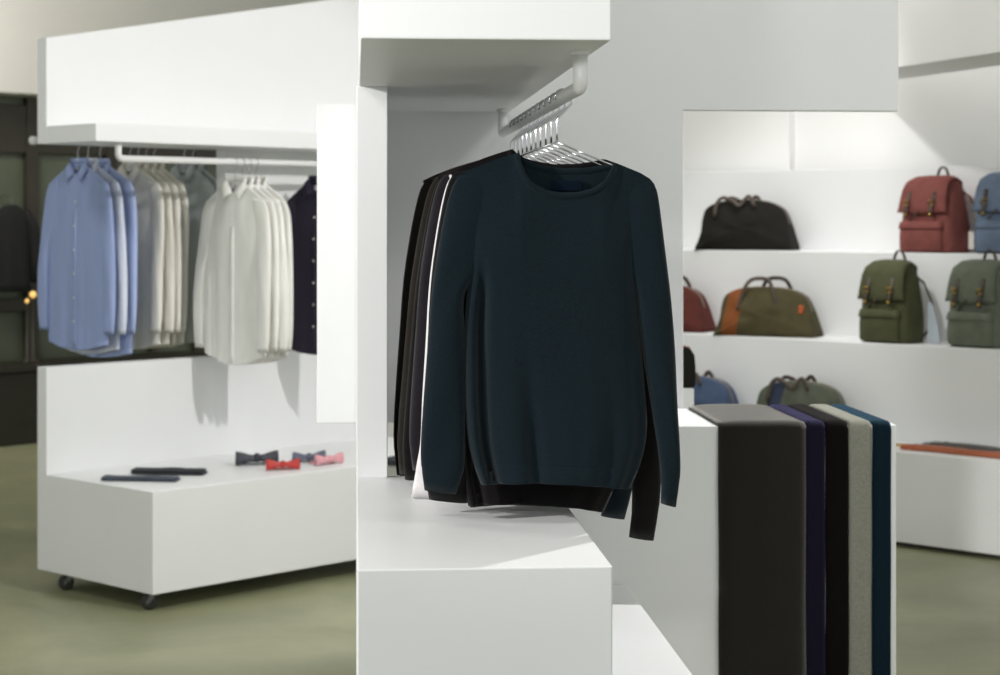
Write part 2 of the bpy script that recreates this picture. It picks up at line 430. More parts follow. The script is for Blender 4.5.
# ------------------------------------------------------------------ knitwear
def sheet_prof(u, p=3.2): return max(0.0, 1 - abs(2 * u - 1) ** p) ** .6
def make_knit(sp, m, parent):
    """sp: dict of outline data in metres (x across, z up, y towards the back)"""
    Lp = sorted(sp['L']); Rp = sorted(sp['R'])
    x0, x1 = Lp[-1][1], Rp[-1][1]
    nu, nv = sp.get('nu', 72), sp.get('nv', 44)
    Tf, Tb = sp['Tf'], sp['Tb']
    def fold(u, v):
        d = 0
        for (uc, wd, amp, v0, v1) in sp['folds']:
            d += amp * math.exp(-((u - uc) / wd) ** 2) * smooth((v - v0) / max(v1 - v0, 1e-3))
        return d
    def pos(u, v, front):
        xt = lerp(x0, x1, u)
        ztop = pl(sp['top_f'] if front else sp['top_b'], xt)
        zh = pl(sp['hem_f'] if front else sp['hem_b'], u)
        z = lerp(ztop, zh, v)
        x = lerp(sm(Lp, z), sm(Rp, z), u)
        nkf = smooth((min(xt - sp['neck'][0], sp['neck'][1] - xt) + .02) / .04)
        r0 = lerp(.30, sp.get('neck_open', .62), nkf)
        ramp = r0 + (1 - r0) * smooth(v / .32)
        if front: y = -Tf * sheet_prof(u) * ramp + fold(u, v)
        else: y = Tb * sheet_prof(u) * ramp
        return Vector((x, y, z))
    vh = sp.get('vhem', .935)
    vs_b = [vh * (i / (nv - 1)) for i in range(nv)]
    def sheet(mb, vs, front):
        vv = [pos(j / nu, v, front) for v in vs for j in range(nu + 1)]
        n = nu + 1
        ff = [(i * n + j, i * n + j + 1, (i + 1) * n + j + 1, (i + 1) * n + j) for i in range(len(vs) - 1) for j in range(nu)]
        mb.add(vv, ff)
    def ring(v):
        return [pos(j / nu, v, True) for j in range(nu + 1)] + [pos(j / nu, v, False) for j in range(nu - 1, 0, -1)]
    b = MB(); sheet(b, vs_b, True); sheet(b, vs_b, False)
    # close the shoulders and the sides
    nk = [(j / nu) for j in range(nu + 1)]
    for j in range(nu):
        xa_, xb_ = lerp(x0, x1, nk[j]), lerp(x0, x1, nk[j + 1])
        if max(xa_, xb_) <= sp['neck'][0] + 1e-6 or min(xa_, xb_) >= sp['neck'][1] - 1e-6:
            b.add([pos(nk[j], 0, True), pos(nk[j + 1], 0, True), pos(nk[j + 1], 0, False), pos(nk[j], 0, False)], [(0, 1, 2, 3)])
    body = b.build('body', m, parent)
    body_m = body
    # hem rib: slightly fuller ring, turned under
    h = MB(); rings = []
    for v in (vh, vh + .004, lerp(vh, 1, .5), .995, 1.0):
        rg = ring(v); c = Vector((0, 0, 0))
        g = 1.0 if v == vh else 1.004
        rings.append([Vector((p.x, p.y * (1.0 if v == vh else 1.03) , p.z)) for p in rg])
    last = rings[-1]
    rings.append([Vector((p.x * .99 + .01 * sum(q.x for q in last) / len(last), p.y * .75, p.z + .004)) for p in last])
    rings.append([Vector((p.x, p.y * .7, p.z + .02)) for p in rings[-1]])
    h.loft(rings, False, True).build('hem', m, parent)
    # sleeves
    for rows in (sp['SL'], sp['SR']):
        n = 22
        idx = [i / (len(rows) - 1) for i in range(len(rows))]
        def ch(k, comp): return [(idx[i], rows[i][k][comp]) for i in range(len(rows))]
        cxo, czo, cxi, czi = ch(0, 0), ch(0, 1), ch(1, 0), ch(1, 1)
        th = [(idx[i], rows[i][2]) for i in range(len(rows))]
        yc = [(idx[i], rows[i][3] if len(rows[i]) > 3 else 0) for i in range(len(rows))]
        def rg(t, g=1.0):
            o = Vector((sm(cxo, t), 0, sm(czo, t))); i_ = Vector((sm(cxi, t), 0, sm(czi, t)))
            c = (o + i_) / 2; hv = (i_ - o) / 2 * g; tt = sm(th, t) / 2 * g; y0 = sm(yc, t)
            out = []
            for k_ in range(n):
                a = 2 * PI * k_ / n; ca, sa = math.cos(a), math.sin(a)
                e = .8
                p = c + hv * math.copysign(abs(ca) ** e, ca)
                wv = 1 + .10 * math.sin(t * 14 + ca * 3)
                p.y = y0 + tt * math.copysign(abs(sa) ** e, sa) * wv
                out.append(p)
            return out
        tc = sp.get('tcuff', .90)
        s = MB(); s.loft([rg(tc * i / 40) for i in range(41)], True, False)
        so = s.build('sleeve', m, parent)
        c = MB(); R_ = [rg(tc), rg(tc + .004, .985), rg(lerp(tc, 1, .5), .985), rg(1.0, .97)]
        R_.append([p + Vector((0, 0, .004)) for p in rg(1.0, .8)]); R_.append([p + Vector((0, 0, .03)) for p in rg(1.0, .75)])
        c.loft(R_, False, True).build('cuff', m, so)
    # ribbed collar: a band round the neck opening
    cb = MB(); w = sp.get('collar', .013)
    na, nb_ = sp['neck']
    n = 30; ringf = []
    for i in range(n + 1):
        x = lerp(na, nb_, i / n); u = (x - x0) / (x1 - x0)
        z = pl(sp['top_f'], x); dz = (pl(sp['top_f'], x + .003) - pl(sp['top_f'], x - .003)) / .006
        dz = max(-2.5, min(2.5, dz))
        nr = Vector((dz, 0, -1)).normalized()      # away from the opening
        y = pos(u, 0.0, True).y
        yo = pos(u, .05, True).y
        p = Vector((x, y, z)); q = p + nr * w
        uq = clamp((q.x - x0) / (x1 - x0)); zq = pl(sp['top_f'], q.x); zhq = pl(sp['hem_f'], uq)
        vq = clamp((zq - q.z) / (zq - zhq)); q.y = pos(uq, vq, True).y - .0005
        ringf.append([p + Vector((0, .004, 0)), p + Vector((0, -.0006, .0004)), (p + q) / 2 + Vector((0, -.0010, 0)), q + Vector((0, -.0001, 0)), q + Vector((0, .003, 0))])
    cb.loft(ringf, False, False, closed=True)
    ringb = []
    for i in range(n + 1):
        x = lerp(na, nb_, i / n); u = (x - x0) / (x1 - x0)
        z = pl(sp['top_b'], x); y = pos(u, 0.0, False).y
        p = Vector((x, y, z)); q = p + Vector((0, .002, -w))
        ringb.append([p + Vector((0, .003, 0)), p + Vector((0, -.003, .001)), q + Vector((0, -.002, 0)), q + Vector((0, .004, 0))])
    cb.loft(ringb, False, False, closed=True)
    cb.build('collar', m, parent)
    return body

# outline of the front sweater, read in photograph pixels on its own plane
GY = .50
_, GD = FC.on_y(560, GY)
xc = RX(0)
def g(px, py):
    x, D = FC.on_y(px, GY); return (x - xc, zat(py, D))
Z0 = g(560, 490)[1]
def gz(px, py): x, z = g(px, py); return (x, z - Z0)
def edge(pts): return [(gz(a, b)[1], gz(a, b)[0]) for a, b in pts]
def hemline(pts):
    xs_ = [gz(a, b) for a, b in pts]; lo, hi = xs_[0][0], xs_[-1][0]
    return [((x - lo) / (hi - lo), z) for x, z in xs_]
neckL = gz(518.5, 152.5)[0]; neckR = gz(612.5, 163)[0]
topf = [gz(*p) for p in ((455, 177), (470, 169.5), (490, 161.5), (505, 156.5), (518.5, 152.5), (520, 160), (524, 172), (532, 184), (545, 190.5), (560, 193), (576, 192.5), (592, 188.5), (602, 181.5), (608, 173), (612.5, 163), (625, 167), (640, 173), (650, 179), (655, 185))]
topb = [gz(*p) for p in ((455, 177), (470, 169.5), (490, 161.5), (505, 156.5), (518.5, 152.5), (526, 160), (540, 165), (562, 168.5), (585, 168), (600, 166), (612.5, 163), (625, 167), (640, 173), (650, 179), (655, 185))]
SPEC = dict(
    L=edge([(455, 177), (462, 200), (465, 240), (467, 285), (464.5, 330), (465, 400), (468, 440), (474, 466), (481, 485)]),
    R=edge([(655, 185), (645, 210), (638, 250), (637, 290), (641, 340), (645, 390), (647, 430), (641, 462), (630, 489)]),
    top_f=topf, top_b=topb, neck=(neckL, neckR),
    hem_f=hemline([(481, 484), (500, 482), (530, 481), (570, 482), (600, 485), (630, 489)]),
    hem_b=hemline([(481, 486), (520, 484), (570, 485.5), (600, 487), (630, 490)]),
    Tf=.042, Tb=.016, vhem=.94,
    folds=[(.092, .026, .036, .26, .5), (.035, .03, -.012, .35, .7), (.36, .045, .013, .50, .95), (.24, .07, -.006, .45, .9), (.55, .09, -.006, .5, 1), (.80, .05, .007, .55, .95),
           (.945, .03, .006, .45, .75), (.68, .06, -.004, .5, .95)],
    SL=[(gz(459, 175.5), gz(500, 172), .016), (gz(451, 190), gz(500, 206), .026), (gz(443, 222), gz(492, 248), .038), (gz(435, 268), gz(472, 281), .048), (gz(431, 300), gz(464, 299), .048),
        (gz(428, 340), gz(465, 337), .046), (gz(423.5, 400), gz(465, 395), .044), (gz(421, 440), gz(465, 440), .042), (gz(421, 463), gz(464, 469), .040), (gz(424, 490), gz(456.5, 494), .030)],
    SR=[(gz(652, 181.5), gz(608, 180), .016), (gz(657.5, 193), gz(612, 212), .026), (gz(662.5, 228), gz(620, 252), .038), (gz(669, 282), gz(634, 287), .048), (gz(672, 310), gz(638, 312), .048),
        (gz(675, 350), gz(643, 355), .046), (gz(677.5, 408), gz(650.5, 402), .044), (gz(679.5, 445), gz(658, 450), .042), (gz(680, 474), gz(661, 482), .036), (gz(676, 507), gz(660.5, 503), .028)],
)
def vary(sp, dz_hem=0., slv=(0., 0.), wid=1.0, sx=(0., 0.), sw=0., hx=(0., 0.), flare=0., inn=(.016, -.010)):
    """a garment of the same cut with its own length and width"""
    zsh = topf[0][1]
    def zz(z):
        return z if z > zsh * .55 else z + dz_hem * (1 - z / (zsh * .55))
    q = dict(sp)
    def wt(z): return clamp(1 - z / (zsh * .6)) ** 1.3
    q['L'] = [(zz(z), x * wid + hx[0] * wt(z)) for z, x in sp['L']]; q['R'] = [(zz(z), x * wid + hx[1] * wt(z)) for z, x in sp['R']]
    q['hem_f'] = [(u, zz(z)) for u, z in sp['hem_f']]; q['hem_b'] = [(u, zz(z)) for u, z in sp['hem_b']]
    q['top_f'] = [(x * wid, z) for x, z in sp['top_f']]; q['top_b'] = [(x * wid, z) for x, z in sp['top_b']]
    q['neck'] = (sp['neck'][0] * wid, sp['neck'][1] * wid)
    for k_, s_ in (('SL', 0), ('SR', 1)):
        rows = []
        for i, r in enumerate(sp[k_]):
            t = (i / 9) ** 1.5
            h_ = sx[s_] * t - (flare * (0, .35, 1)[max(0, i - 7)] if s_ == 0 else 0); g_ = sw * t * (1 if s_ else -1)
            in_ = inn[s_] * smooth(i / 4)
            rows.append(((r[0][0] * wid + h_ + g_, r[0][1] + slv[s_] * t), (r[1][0] * wid + h_ - g_ + in_, r[1][1] + slv[s_] * t)) + tuple(r[2:]))
        q[k_] = rows
    q['nu'] = 48; q['nv'] = 26; q['Tf'] = .032; q['Tb'] = .014
    q['folds'] = [(a, b, c * .6, d, e) for a, b, c, d, e in sp['folds']]
    return q

apex = gz(557, 142)            # top of the hanger triangle
def hanger(i, y, lab, zoff=0.0):
    h = thing('wire_hanger', lab, 'clothes hanger', FC.w(xc, y, Z0 + zoff), FC.rot, 'chrome hangers on the sweater rail')
    ax, az = apex
    rr = .0023
    ztop = RZ - Z0 - zoff
    R = .0135 + rr + .0002
    hk = [(ax, 0, az), (ax, 0, az + .02), (ax, 0, az + .043), (ax + .002, 0, az + .049), (R + .002, 0, ztop - .012), (R, 0, ztop)]
    for k_ in range(1, 11):
        a = math.radians(k_ * 20)
        hk.append((math.cos(a) * R, 0, ztop + math.sin(a) * R))
    MB().tube(hk, rr, 8).build('hook', M['chrome'], h)
    slx, slz = gz(470, 172.5); srx, srz = gz(642, 178)
    def ln_(q, x1_, z1_): return (lerp(ax, x1_, q), 0, lerp(az, z1_, q))
    tri = [(ax, 0, az), ln_(.4, srx, srz), ln_(.8, srx, srz), (srx, 0, srz - .008), (srx - .01, 0, srz - .018), (0, 0, srz - .055), (slx + .01, 0, slz - .018), (slx, 0, slz - .008), ln_(.8, slx, slz), ln_(.4, slx, slz), (ax, 0, az)]
    MB().tube(tri, .0018, 8).build('shoulder_wire', M['chrome'], h)
    return h

kn = [  # colour, label, spec variation, x nudge
    ('teal', 'dark teal crew-neck sweater hanging front and foremost on the stand', None, 0.0),
    ('black', 'black sweater directly behind the front teal one, its long sleeve hanging lowest', dict(dz_hem=-.074, slv=(-.046, -.097), wid=1.0, sx=(.022, -.030), sw=.006, hx=(-.016, -.036), inn=(.004, -.01)), -.003),
    ('teal2', 'deep teal sweater third from the front, only its sleeve end showing low right', dict(dz_hem=-.020, slv=(-.02, -.070), wid=.97, sx=(.03, -.075), sw=.006), .004),
    ('offwhite', 'off-white sweater seen as a thin pale edge left of the teal one', dict(dz_hem=-.02, slv=(-.075, -.0), wid=.99, sx=(.008, -.06), flare=.030), .002),
    ('plum', 'dark plum sweater next behind the off-white one on the rail', dict(dz_hem=-.02, slv=(-.03, -.0), wid=1.0, sx=(0, -.06)), -.010),
    ('black', 'black sweater two places behind the off-white one on the rail', dict(dz_hem=-.06, slv=(-.066, -.0), wid=1.0, sx=(0, -.06), sw=.015), -.010),  # hidden hems from here back lengthened to block the side spot
    ('brownblack', 'brownish black sweater in the middle of the hidden row behind', dict(dz_hem=-.065, slv=(-.068, -.0), wid=1.02, sw=.015), -.014),
    ('brownblack', 'brown-black sweater fourth from the back wall end of the rail', dict(dz_hem=-.12, slv=(-.12, -.0), wid=1.0, sw=.015), -.012),
    ('brownblack', 'brown-black long sweater third from the back end, forming the left outer edge', dict(dz_hem=-.125, slv=(-.10, -.0), wid=1.05), -.022),
    ('brownblack', 'brown-black sweater second from the back end of the rail', dict(dz_hem=-.125, slv=(-.06, -.0), wid=1.03), -.018),
    ('brownblack', 'brown-black sweater at the far back end of the rail by the partition', dict(dz_hem=-.125, slv=(-.02, .0), wid=1.0), -.012),
]
ordn = ['first', 'second', 'third', 'fourth', 'fifth', 'sixth', 'seventh', 'eighth', 'ninth', 'tenth', 'last']
cache = {}
for i, (mk, lab, va, nx) in enumerate(kn):
    y = GY + i * .112
    th_ = thing('knit_sweater', lab, 'sweater', FC.w(xc + nx, y, Z0 + (0 if i == 0 else .011)), FC.rot, 'sweaters on the stand rail')
    sp = SPEC if va is None else vary(SPEC, **va)
    make_knit(sp, M[mk], th_)
    if i == 0:
        lb = MB(); a = gz(551, 181); b_ = gz(582, 190.5)
        lb.box(a[0], b_[0], .002, .0045, b_[1], a[1]); lb.build('neck_label', M['label_tex'], th_)
    hanger(i, y, 'chrome wire hanger, %s on the sweater rail counting from the front' % ordn[i])

# ------------------------------------------------------------------ rolling shirt unit
xe, De = 0.0, 7.62
yb_back = FL.on_x(37.2, 0)[0]; yb_front = FL.on_x(46.4, 0)[0]      # panel back / front faces at the left end
Dp = FL.on_x(46.4, 0)[1]; Dk = FL.on_x(37.2, 0)[1]
z_bt = zat(492, 7.62); z_bb = zat(595.3, 7.62)
LEN = 1.98
un = thing('rolling_display_unit', 'white rolling shop unit with low bench, cut-out back panel and rail of shirts', 'display unit', FL.w(0, 0), FL.rot)
MB().box(0, LEN, 0, yb_front, z_bb, z_bt).build('bench', M['white'], un, bevel=.004)
xo = FL.on_y(226, yb_front)[0]
z_lp = zat(367.5, Dp); z_sh = zat(147.5, Dk)
ys = FL.on_x(96.0, 0)[0]; Ds = FL.on_x(96.0, 0)[1]
z_sb = zat(141.2, Ds); z_st = zat(123, Ds)
z_pt0 = zat(37.5, Dp)
x_r, D_r = FL.on_y(335, yb_front); z_pt1 = zat(-1, D_r)
z_pt1 = lerp(z_pt0, z_pt1, LEN / x_r)
poly = [(0, z_bb), (LEN, z_bb), (LEN, z_pt1), (0, z_pt0), (0, z_sb), (xo, z_sb), (xo, z_lp), (0, z_lp)]
bp = MB()
bp.prism_xz([(0, z_bb), (LEN, z_bb), (LEN, z_lp), (0, z_lp)], yb_front, yb_back)
bp.build('lower_back_panel', M['white'], un, bevel=.003)
bp = MB()
bp.prism_xz([(0, z_sb), (LEN, z_sb), (LEN, z_pt1), (0, z_pt0)], yb_front, yb_back)
bp.build('upper_back_panel', M['white'], un, bevel=.003)
bp = MB()
bp.prism_xz([(xo, z_lp), (LEN, z_lp), (LEN, z_sb), (xo, z_sb)], yb_front, yb_back)
bp.build('back_panel', M['white'], un)
MB().box(0, LEN, ys, yb_front, z_sb, z_st).build('overhead_shelf', M['white'], un, bevel=.004)
# front rail under the shelf
yrf = ys + .05
xb0, Db0 = FL.on_y(118.3, yrf)
z_rf = zat(158.5, Db0)
def rail_pts(x0, x1, y, z, ztop, r=.02):
    p = [(x0, y, ztop), (x0, y, z + r)]
    for i in range(1, 6):
        a = PI / 2 * i / 5; p.append((x0 + r * (1 - math.cos(a)), y, z + r * (1 - math.sin(a))))
    for i in range(1, 10): p.append((lerp(x0 + r, x1 - r, i / 10), y, z))
    for i in range(0, 6):
        a = PI / 2 * i / 5; p.append((x1 - r * (1 - math.sin(a)), y, z + r * (1 - math.cos(a))))
    p.append((x1, y, ztop)); return p
MB().tube(rail_pts(xb0, LEN - .12, yrf, z_rf, z_sb), .0145, 16).build('front_rail', M['rail'], un)
# rear rail on the far side, fixed to the back of the panel
yrr = yb_back + .30
xk, Dkn = FL.on_y(33.2, yrr)
z_rr = zat(140.5, Dkn)
rr_ = MB().tube([(xk, yrr, z_rr), (xk + .4, yrr, z_rr), (xk + .9, yrr, z_rr), (LEN, yrr, z_rr)], .0145, 16).build('rear_rail', M['rail'], un)
MB().lathe((xk, yrr, z_rr - .02), [(.001, 0), (.016, .004), (.021, .02), (.016, .036), (.001, .04)], 16).build('rail_end_knob', M['rail'], rr_)
for xx in (max(xk + .62, .30), LEN - .1):
    MB().tube([(xx, yrr, z_rr), (xx, yb_back, z_rr)], .012, 12).build('rail_arm', M['rail'], rr_)
# casters
def caster(x, y, turn):
    zt_ = z_bb
    c = MB(); c.box(x - .032, x + .032, y - .027, y + .027, zt_ - .005, zt_)
    ct, sn = math.cos(turn), math.sin(turn)
    def rt(px_, py_): return (x + px_ * ct - py_ * sn, y + px_ * sn + py_ * ct)
    for s_ in (-1, 1):
        q = [rt(-.014, s_ * .016), rt(.014, s_ * .016), rt(.034, s_ * .016), rt(.020, s_ * .016)]
        q2 = [rt(-.014, s_ * .0185), rt(.014, s_ * .0185), rt(.034, s_ * .0185), rt(.020, s_ * .0185)]
        zz_ = [zt_ - .005, zt_ - .005, zt_ - .052, zt_ - .052]
        c.add([(a[0], a[1], z) for a, z in zip(q, zz_)] + [(a[0], a[1], z) for a, z in zip(q2, zz_)], [(0, 1, 2, 3), (7, 6, 5, 4), (0, 4, 5, 1), (1, 5, 6, 2), (2, 6, 7, 3), (3, 7, 4, 0)], 0, True)
    c.cyl((x, y, zt_ - .008), (0, 0, 1), .018, .010, 16)
    co = c.build('caster', M['caster_metal'], un, bevel=.001)
    wx, wy = rt(.022, 0); ax = (-sn, ct, 0)
    R_ = (zt_ - .042)
    R_ = min(.036, zt_ / 2 - .004)
    w_ = MB(); prof = [(-.013, R_ * .55), (-.013, R_ * .92), (-.010, R_), (.010, R_), (.013, R_ * .92), (.013, R_ * .55)]
    A_ = Vector(ax); B_ = Vector((ct, sn, 0)); 
    rings = [[Vector((wx, wy, R_ + .001)) + A_ * t_ + (B_ * math.cos(2*PI*k_/24) + Vector((0, 0, 1)) * math.sin(2*PI*k_/24)) * r_ for k_ in range(24)] for t_, r_ in prof]
    w_.loft(rings).build('wheel', M['caster_rubber'], co)
    MB().cyl((wx, wy, R_ + .001), ax, .010, .042, 12).build('axle', M['caster_metal'], co)
for cx_, cy_, tr in ((.055, .06, 2.2), (.06, yb_back - .17, 2.6), (LEN - .06, .055, 2.0), (LEN - .06, yb_back - .10, 2.4)):
    caster(cx_, cy_, tr)

# ------------------------------------------------------------------ shirts
def shirt_spec(half=.215, length=.78, slv=.60, seed=0, Tf=.019, Tb=.013, tail=.06, lean=0.0):
    rnd = random.Random(seed)
    zs_ = length - .095           # shoulder tip
    ln = rnd.uniform(-.006, .006)
    L = [(zs_, -half), (zs_ - .22, -half - .008), (zs_ - .45, -half - .012), (tail, -half - .006 + ln), (0, -half)]
    R = [(z, -x) for z, x in L]
    nk = .062
    tf = [(-half, zs_), (-half * .82, zs_ + .022), (-nk, length - .008), (-nk * .6, length - .030), (0, length - .055), (nk * .6, length - .030), (nk, length - .008), (half * .82, zs_ + .022), (half, zs_)]
    tb_ = [(-half, zs_), (-half * .82, zs_ + .022), (-nk, length - .008), (0, length - .004), (nk, length - .008), (half * .82, zs_ + .022), (half, zs_)]
    hem = [(0, tail), (.10, tail * .75), (.25, tail * .22), (.4, 0), (.6, 0), (.75, tail * .22), (.9, tail * .75), (1, tail)]
    def slr(s_, d, f):
        h = half
        return [((s_ * (h - .005), zs_ + .004), (s_ * (h - .09), zs_ + .02), .014, 0), ((s_ * (h + .022), zs_ - .05), (s_ * (h - .08), zs_ - .09), .024, 0), ((s_ * (h + .036), zs_ - .14), (s_ * (h - .055), zs_ - .21), .032, f * .2),
                ((s_ * (h + .052 + d * .5), zs_ - .28), (s_ * (h - .030 + d * .5), zs_ - .30), .034, f * .6), ((s_ * (h + .060 + d * .9), zs_ - .42), (s_ * (h - .020 + d * .9), zs_ - .43), .034, f), ((s_ * (h + .056 + d), zs_ - slv + .08), (s_ * (h - .018 + d), zs_ - slv + .08), .032, f), ((s_ * (h + .050 + d), zs_ - slv), (s_ * (h - .018 + d), zs_ - slv), .022, f)]
    fl = []
    for _ in range(7): fl.append((rnd.uniform(.08, .92), rnd.uniform(.03, .07), rnd.uniform(-.008, .012), rnd.uniform(.1, .4), rnd.uniform(.6, 1)))
    return dict(L=L, R=R, top_f=tf, top_b=tb_, neck=(-nk, nk), hem_f=hem, hem_b=[(u, z * .8) for u, z in hem], Tf=Tf, Tb=Tb, folds=fl, vhem=.975,
                SL=slr(-1, rnd.uniform(-.010, .030), rnd.uniform(-.014, .006)), SR=slr(1, rnd.uniform(-.024, .020), rnd.uniform(-.024, -.004)), nu=40, nv=26, tcuff=.89, collar=.012, length=length, half=half, nk=nk)
def make_shirt(name, label, group, m, loc, rotz, sp, open_collar=True, tagged=False):
    t = thing(name, label, 'shirt', loc, rotz, group)
    make_knit(sp, m, t)
    ln = sp['length']; Tf = sp['Tf']
    # the collar: stand and two pointed leaves
    cf = MB(); nk = sp['nk']
    for s_ in (-1, 1):
        a = Vector((s_ * nk * 1.02, .004, ln + .004)); b = Vector((s_ * .008, -Tf * .55, ln - .052))
        c = Vector((s_ * .058, -Tf - .012, ln - .088)); d = Vector((s_ * (nk + .030), -.012, ln - .034))
        n = 6; rings = []
        for i in range(n + 1):
            q = i / n; p0 = a.lerp(b, q); p1 = d.lerp(c, q)
            bow = Vector((0, -.008 * math.sin(q * PI), 0))
            mid = (p0 + p1) / 2 + bow + Vector((0, -.004, .006))
            rings.append([p0 + Vector((0, .002, 0)), p0 + Vector((0, -.003, .004)), mid, p1 + Vector((0, -.002, 0)), p1 + Vector((0, .001, .001)), mid + Vector((0, .003, -.002))])
        cf.loft(rings)
    # stand at the back of the neck
    rings = []
    for i in range(13):
        q = PI * i / 12; x = -math.cos(q) * nk * 1.04; y = .004 + math.sin(q) * .012
        rings.append([(x, y, ln - .012), (x, y - .003, ln + .020), (x, y + .002, ln + .023), (x * 1.06, y + .008, ln - .008)])
    cf.loft(rings)
    cf.build('collar_leaves', m, t)
    # placket and buttons
    def fy(z):
        v = clamp((ln - .055 - z) / (ln - .055)); d = 0
        for (uc, wd, amp, v0, v1) in sp['folds']: d += amp * math.exp(-((.5 - uc) / wd) ** 2) * smooth((v - v0) / max(v1 - v0, 1e-3))
        return -Tf * (.30 + .70 * smooth(v / .32)) + d
    pk = MB(); rings = []
    for i in range(21):
        z = lerp(ln - .058, .006, i / 20); y = fy(z)
        rings.append([(-.016, y + .002, z), (-.015, y - .0022, z), (.015, y - .0022, z), (.016, y + .002, z)])
    pk.loft(rings); po = pk.build('placket', m, t)
    for i in range(7):
        z = lerp(ln - .07, .13, i / 6)
        MB().cyl((0, fy(z) - .0032, z), (0, 1, 0), .0055, .002, 10).build('button', M['button'], po)
    if tagged:
        MB().box(-.018, .018, .0, .003, ln - .045, ln - .026).build('neck_label', M['paper'], t)
    return t
def shirt_hanger(loc, rotz, rise, lab, grp, ln, half):
    """loc is the shirt base; rise is the rail height above it"""
    h = thing('shirt_hanger', lab, 'clothes hanger', loc, rotz, grp)
    R = .0145 + .002; zt_ = rise
    hk = [(0, 0, ln - .02), (0, 0, ln + .02), (0, 0, zt_ - .035), (.010, 0, zt_ - .024)]
    for k_ in range(12):
        a = math.radians(-35 + 20 * k_); hk.append((R * math.cos(a), 0, zt_ + R * math.sin(a)))
    MB().tube(hk, .0018, 8).build('hook', M['chrome'], h)
    MB().tube([(-half * .78, 0, ln - .086), (-half * .4, 0, ln - .052), (0, 0, ln - .024), (half * .4, 0, ln - .052), (half * .78, 0, ln - .086)], .004, 8).build('shoulder_bar', M['chrome'], h)
FACE = FL.rot - PI / 2         # shirt fronts look along the unit's -x
def hang(px, yr, zr, rise, m, label, group, seed, half=.215, length=.78, slv=.60, glab=None, ggrp=None, off=0., tail=.030, tagged=False):
    x, D = FL.on_y(px, yr)
    z0 = zr - rise - length
    loc = FL.w(x, yr, z0)
    sp = shirt_spec(half, length, slv, seed, tail=tail)
    t = make_shirt('button_shirt', label, group, m, loc, FACE, sp, tagged=tagged)
    shirt_hanger(loc, FACE, zr - z0, glab, ggrp, length, half)
    return t
G1, G2 = 'shirts on the rear rail', 'shirts on the front rail'
H1, H2 = 'hangers on the rear shirt rail', 'hangers on the front shirt rail'
rs = .095
blu = [(78, 'blue', 'greyish blue chambray shirt at the left end, front fully visible'), (88, 'blue2', 'light blue shirt just behind the chambray one, pale sleeve showing'), (100, 'blue3', 'mid blue shirt, last of the three blue ones, before the cream shirts')]
for i, (px, mk, lab) in enumerate(blu):
    hang(px, yrr, z_rr, rs, M[mk], lab, G1, 10 + i, .234 + .006 * i, .855 + .02 * i, .68, 'hanger holding the %s blue shirt from the left' % ordn[i], H1)
crm = [(130, 'cream', 'cream shirt next to the blue ones on the rear rail'), (138, 'ivory', 'ivory shirt second in the pale group right of the blue shirts'), (146, 'cream', 'cream shirt third in the pale group right of the blue shirts'), (154, 'ivory', 'ivory shirt last of the pale group, in front of the slate one')]
for i, (px, mk, lab) in enumerate(crm):
    hang(px, yrr, z_rr, rs + .005, M[mk], lab, G1, 20 + i, .232, .86, .68, 'hanger holding the %s cream shirt after the blue ones' % ordn[i], H1)
sl = [(184, 'slate', 'slate grey shirt behind the cream ones, seen through the panel opening'), (193, 'slate', 'second slate grey shirt half hidden behind the first slate one')]
for i, (px, mk, lab) in enumerate(sl):
    hang(px, yrr, z_rr, rs, M[mk], lab, G1, 30 + i, .225, .85, .68, 'hanger holding the %s slate grey shirt' % ordn[i], H1)
wht = [(235, 'greywhite', 'pale grey shirt with buttoned front, foremost on the front rail'), (242.5, 'greywhite2', 'whitish shirt right behind the foremost pale grey one'), (249, 'greywhite2', 'off-white shirt third on the front rail, sleeve hanging right'), (256, 'greywhite', 'pale shirt last of the light group, beside the navy one')]
for i, (px, mk, lab) in enumerate(wht):
    hang(px, yrf, z_rf, .085, M[mk], lab, G2, 40 + i, .212, .82, .66, 'hanger holding the %s pale shirt on the front rail' % ordn[i], H2, tail=.045)
nav = [(317, 'navyshirt', 'navy shirt at the right end of the front rail, partly behind the white panel')]
for i, (px, mk, lab) in enumerate(nav):
    hang(px, yrf, z_rf, .075, M[mk], lab, G2, 50 + i, .215, .81, .65, 'hanger holding the %s navy shirt on the front rail' % ordn[i], H2, tail=.02, tagged=(i == 0))

# ------------------------------------------------------------------ things lying on the bench
def bench_at(px, py):
    D = (CH - z_bt) * F / (py - HZ); X = (px - 500) / F * D
    return Vector((X, D, z_bt))
def folded(label, m, pa, pb, wid, th, seed):
    a, b = bench_at(*pa), bench_at(*pb); d = b - a; L_ = d.length; ang = math.atan2(d.y, d.x)
    mb = MB(); rnd = random.Random(seed)
    for k_ in range(2):       # two folded layers
        z0 = k_ * th / 2; sh = k_ * .006; n = 16; rings = []
        for i in range(n + 1):
            t = i / n; x = t * L_ - (sh if i else 0); r = []
            wv = .0015 * math.sin(t * 9 + seed + k_)
            w2 = wid / 2 - sh * .6 + .003 * math.sin(t * 7 + seed * 2)
            for q in range(16):
                an = 2 * PI * q / 16; ca, sa = math.cos(an), math.sin(an)
                r.append((x, math.copysign(abs(ca) ** .5, ca) * w2, z0 + th / 4 + .001 + math.copysign(abs(sa) ** .6, sa) * th / 4 * (1 + .12 * math.sin(t * 11 + q)) + max(0, wv)))
            rings.append(r)
        mb.loft(rings)
    o = mb.build('folded_garment', m); o.location = a; o.rotation_euler = (0, 0, ang)
    return tag(o, label, 'folded clothing', 'folded garments on the bench')
folded('slate grey folded garment lying nearest the bench edge', M['fold_blue'], (104, 480), (178, 481), .085, .016, 1)
